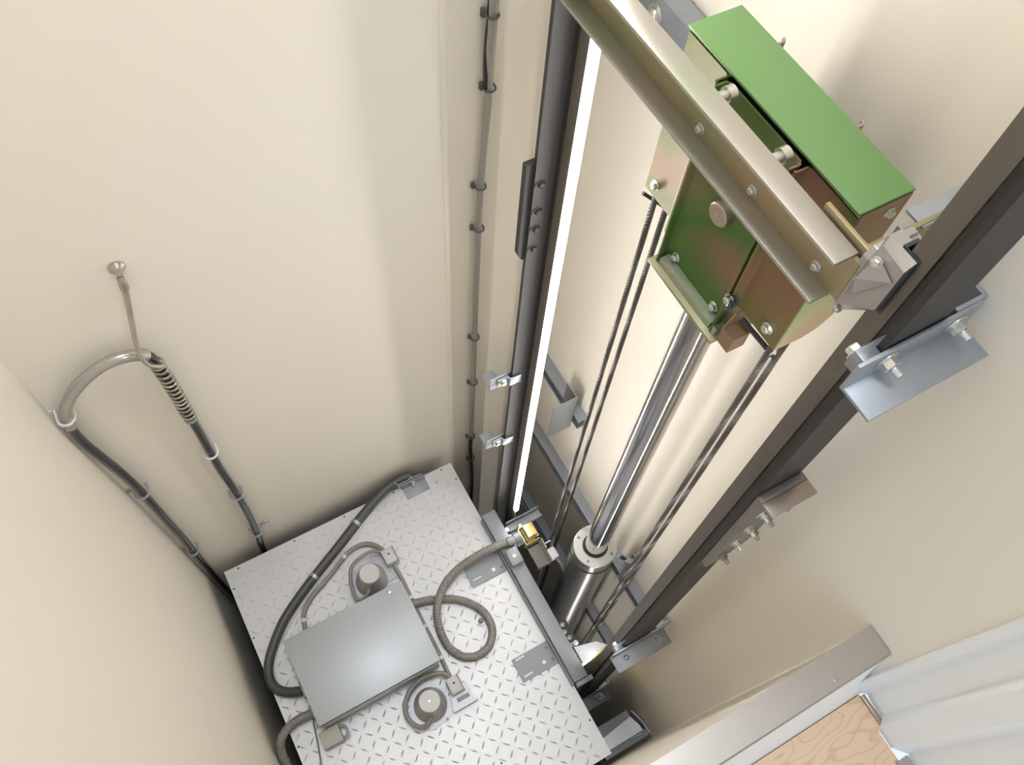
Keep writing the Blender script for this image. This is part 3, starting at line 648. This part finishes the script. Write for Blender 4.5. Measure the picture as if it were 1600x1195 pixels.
conduit_thing('earth_wire', [(-.258, .575, -3.085), (-.270, .539, -3.094), (-.284, .470, -3.094), (-.300, .399, -3.094), (-.316, .33, -3.094), (-.33, .2, -3.094)], .003, THIN, 'thin grey wire running from junction box corner off the picture bottom', 'wire', n=8)

# cable bracket at the back edge of the roof
t = Thing('cable_bracket', (.39, 1.13, ZR), 'small blue-grey angle bracket with bolt at the back edge of car roof', 'bracket')
bm = nb(); prism(bm, [(1.087, -3.0985), (1.135, -3.0985), (1.135, -3.050), (1.1315, -3.050), (1.1315, -3.095), (1.087, -3.095)], .343, .437, 'x', .0006); t.part('angle', bm, GREYP)
bm = nb(); prism(bm, ribbon([(.322, 1.160), (.330, 1.1385), (.425, 1.1385)], .003), -3.08, -3.045, 'z'); t.part('saddle', bm, GALV)
bolt(t, (.385, 1.1315, -3.070), (0, -1, 0), .0075, 'nut'); bolt(t, (.385, 1.141, -3.060), (0, 1, 0), .009, 'nut')
for x, y in ((.355, 1.097), (.425, 1.110)): bolt(t, (x, y, -3.095), (0, 0, 1), .0035, 'dome', SILV)

# ================================================================== WALL CABLES
cab = [(-.212, 1.177, -3.9), (-.210, 1.177, -3.45), (-.205, 1.177, -3.168), (-.189, 1.177, -2.971), (-.180, 1.177, -2.809), (-.174, 1.175, -2.574), (-.175, 1.175, -2.384), (-.172, 1.173, -2.246), (-.168, 1.170, -2.119), (-.166, 1.168, -1.987), (-.163, 1.163, -1.892), (-.162, 1.16, -1.804), (-.163, 1.158, -1.726), (-.170, 1.158, -1.688), (-.192, 1.158, -1.668), (-.222, 1.158, -1.658), (-.259, 1.160, -1.663), (-.306, 1.162, -1.688), (-.350, 1.164, -1.729), (-.381, 1.166, -1.782), (-.397, 1.168, -1.849), (-.402, 1.170, -1.935), (-.396, 1.170, -2.028), (-.388, 1.172, -2.137), (-.383, 1.174, -2.27), (-.384, 1.176, -2.413), (-.386, 1.177, -2.572), (-.387, 1.177, -2.746), (-.391, 1.177, -2.86), (-.396, 1.177, -3.067), (-.399, 1.177, -3.313), (-.398, 1.177, -3.6), (-.398, 1.177, -4.0)]
t = Thing('travelling_cable', (-.28, 1.17, -1.68), 'glossy black cable hung in a tall loop on the beige back wall', 'cable')
bm = nb(); tube(bm, smooth_path(cab, .012), .0115, 12); t.part('jacket', bm, CABLE)
bm = nb(); band = [(x + .006 if x > -.3 else x + .012, y - .008, z) for x, y, z in cab[1:]]
# thin grey companion wire beside the cable
tube(bm, smooth_path([(x + (.010 if k < 13 else -.011), y - .002, z + (.008 if 13 <= k < 19 else 0)) for k, (x, y, z) in enumerate(cab)], .012), .0042, 8); t.part('companion_wire', bm, STEELC)
# clear sleeve over the bend
bm = nb(); sl = smooth_path(cab[13:21], .008); tube(bm, sl, lambda f: .0142, 14); t.part('bend_sleeve', bm, mat('silvery_sleeve', (0.42, 0.40, 0.37), 0.18, 0.55), label='silvery sleeve over the top bend')
def cable_clip(x, z, r, m, label, side=1, y=None, plate=True):
    y = y or 1.177
    t = Thing('cable_clip', (x, 1.199, z), label, 'clip', 'saddle clips holding cables to the back wall')
    bm = nb(); pts = [(x - r, 1.1985, z)] + [(x - r * math.cos(math.radians(a)), y - r * math.sin(math.radians(a)), z) for a in range(0, 181, 20)] + [(x + r, 1.1985, z)]
    tube(bm, pts, .0036, 6); t.part('saddle', bm, m)
    if plate:
        bm = nb(); a, b = sorted((x + side * (r + .003), x + side * (r + .034))); box(bm, a, b, 1.194, 1.1992, z - .008, z + .008, .001); t.part('tab', bm, m)
        bolt(t, (x + side * (r + .022), 1.194, z), (0, -1, 0), .0035, 'dome', m, name='screw')
for x, z, s, yy, l in ((-.392, -1.81, -1, 1.167, 'white saddle clip with long tab, topmost on the left leg of cable loop'), (-.384, -2.318, -1, 1.175, 'grey saddle clip with a tab, midway down the left leg of cable loop'), (-.391, -2.861, -1, 1.177, 'grey saddle clip, lowest on the left leg of cable loop'),
                    (-.172, -2.262, 0, 1.173, 'white saddle clip, topmost on the right leg of cable loop'), (-.175, -2.596, 0, 1.175, 'grey saddle clip, midway down the right leg of cable loop'), (-.189, -2.955, 1, 1.177, 'small dark saddle clip, lowest on right leg of cable loop')):
    cable_clip(x, z, .0185, CLIP if z > -2.3 else STEELC, l, s or 1, yy, s != 0)
# strain-relief spring and hook
t = Thing('strain_relief_hook', (-.134, 1.199, -1.44), 'nickel hook with coil spring gripping the cable, screwed to the wall', 'hook')
bm = nb(); lathe(bm, (-.134, 1.1995, -1.430), (0, -1, 0), [(0, .0165), (.004, .0165), (.008, .013), (.012, .008), (.020, .007)], 20); t.part('screw_cap', bm, SPRING)
bm = nb(); lathe(bm, (-.136, 1.176, -1.438), (-.08, -.05, -1), [(0, .0075), (.030, .0095), (.034, .007)], 12); t.part('ferrule', bm, SPRING)
bm = nb(); tube(bm, smooth_path([(-.139, 1.174, -1.468), (-.148, 1.170, -1.51), (-.162, 1.160, -1.567), (-.175, 1.147, -1.62), (-.180, 1.140, -1.655), (-.176, 1.136, -1.69), (-.160, 1.136, -1.712), (-.150, 1.140, -1.722)], .008), lambda f: .0068 - .002 * f, 10); t.part('hook_wire', bm, SPRING)
cp = smooth_path(cab[8:13][::-1] , .002)
bm = nb(); pts = []; n = 19 * 14; L = len(cp) - 1
for k in range(n + 1):
    f = k / n * L; i = min(L - 1, int(f)); c = cp[i].lerp(cp[i + 1], f - i); a = 2 * math.pi * k / 14
    if c.z < -2.02: break
    pts.append(c + Vector((math.cos(a), math.sin(a), 0)) * .0150)
tube(bm, pts, .0030, 6); t.part('coil_spring', bm, SPRING)
i = min(range(len(cp)), key=lambda q: abs(cp[q].z + 2.03)); bm = nb(); lathe(bm, cp[i], (0, 0, 1), [(-.006, .0165), (.006, .0165)], 18); t.part('end_collar', bm, STEELC)

# ================================================================== WALL CONDUIT
con = [(.690, 1.188, -.7), (.689, 1.188, -1.092), (.686, 1.188, -1.193), (.683, 1.188, -1.308), (.677, 1.188, -1.435), (.671, 1.188, -1.601), (.669, 1.188, -1.745), (.668, 1.188, -2.001), (.667, 1.188, -2.297), (.667, 1.188, -2.618), (.664, 1.188, -3.043)]
t = Thing('wall_conduit', (.67, 1.19, -2.0), 'slim grey vertical conduit running up the wall left of the left guide rail', 'conduit')
bm = nb(); tube(bm, smooth_path(con, .03), .0078, 10); t.part('pipe', bm, CONDUIT)
bm = nb(); tube(bm, smooth_path([(x - .010 if z > -1.3 else x + .002, 1.184, z - .01) for x, y, z in con[:-1]], .03), .0042, 8); t.part('side_wire', bm, CABLE if False else STEELC)
bm = nb(); tube(bm, smooth_path([(.677, 1.190, -.7), (.680, 1.190, -1.09), (.677, 1.190, -1.15), (.674, 1.190, -1.22), (.676, 1.189, -1.30)], .03), .0055, 8); t.part('black_wire', bm, CABLE)
bm = nb(); tube(bm, smooth_path([(.664, 1.188, -3.043), (.662, 1.188, -3.15), (.668, 1.188, -3.3), (.674, 1.188, -3.5), (.672, 1.188, -3.9)], .03), .0080, 8); t.part('lower_cable', bm, CABLE)
for k, (x, z, l) in enumerate(((.684, -1.12, 'first'), (.684, -1.30, 'second'), (.670, -1.60, 'third'), (.669, -1.76, 'fourth'), (.667, -2.30, 'fifth'), (.667, -2.60, 'sixth'), (.664, -3.045, 'seventh'), (.667, -3.27, 'eighth'))):
    c = Thing('conduit_clip', (x, 1.199, z), 'dark nylon clip on the wall conduit, %s one counting down from the picture top' % l, 'clip', 'dark clips on the wall conduit')
    bm = nb(); r = .0125; pts = [(x - r, 1.1985, z + .01)] + [(x - r * math.cos(math.radians(a)), 1.187 - r * math.sin(math.radians(a)), z) for a in range(0, 181, 20)] + [(x + r, 1.1985, z)]
    tube(bm, pts, .0026, 6); c.part('saddle', bm, DKCLIP)
    bm = nb(); box(bm, x - r - .008, x - r - .0005, 1.190, 1.1992, z - .004, z + .014, .001); c.part('nail_boss', bm, DKCLIP)

# ================================================================== LOWER RIGHT
t = Thing('door_operator_trough', (.68, .01, -3.45), 'pale sheet metal trough with curved rim at the lower right corner of car roof', 'trough')
bm = nb(); prism(bm, [(.602, -.022), (.752, -.022), (.748, .005), (.740, .025), (.735, .040), (.602, .024)], -3.405, -3.400, 'z'); t.part('inner_plate', bm, BRIGHT)
bm = nb(); prism(bm, [(.602, .0245), (.736, .0405), (.736, .066), (.602, .066)], -3.420, -3.404, 'z'); t.part('back_wall', bm, GREYP)
bm = nb(); prism(bm, ribbon([(.768, -.042), (.764, .002), (.757, .034), (.748, .056)], .003), -3.47, -3.395, 'z'); t.part('end_rim', bm, BRIGHT)
bm = nb(); box(bm, .58, .766, -.046, -.023, -3.47, -3.416); t.part('front_wall', bm, GREYP)
bm = nb(); tube(bm, smooth_path([(.700, -.024, -3.405), (.735, -.030, -3.40), (.745, -.020, -3.40)]), .002, 6); t.part('wire_loop', bm, SILV)

print('objects', len(bpy.data.objects))
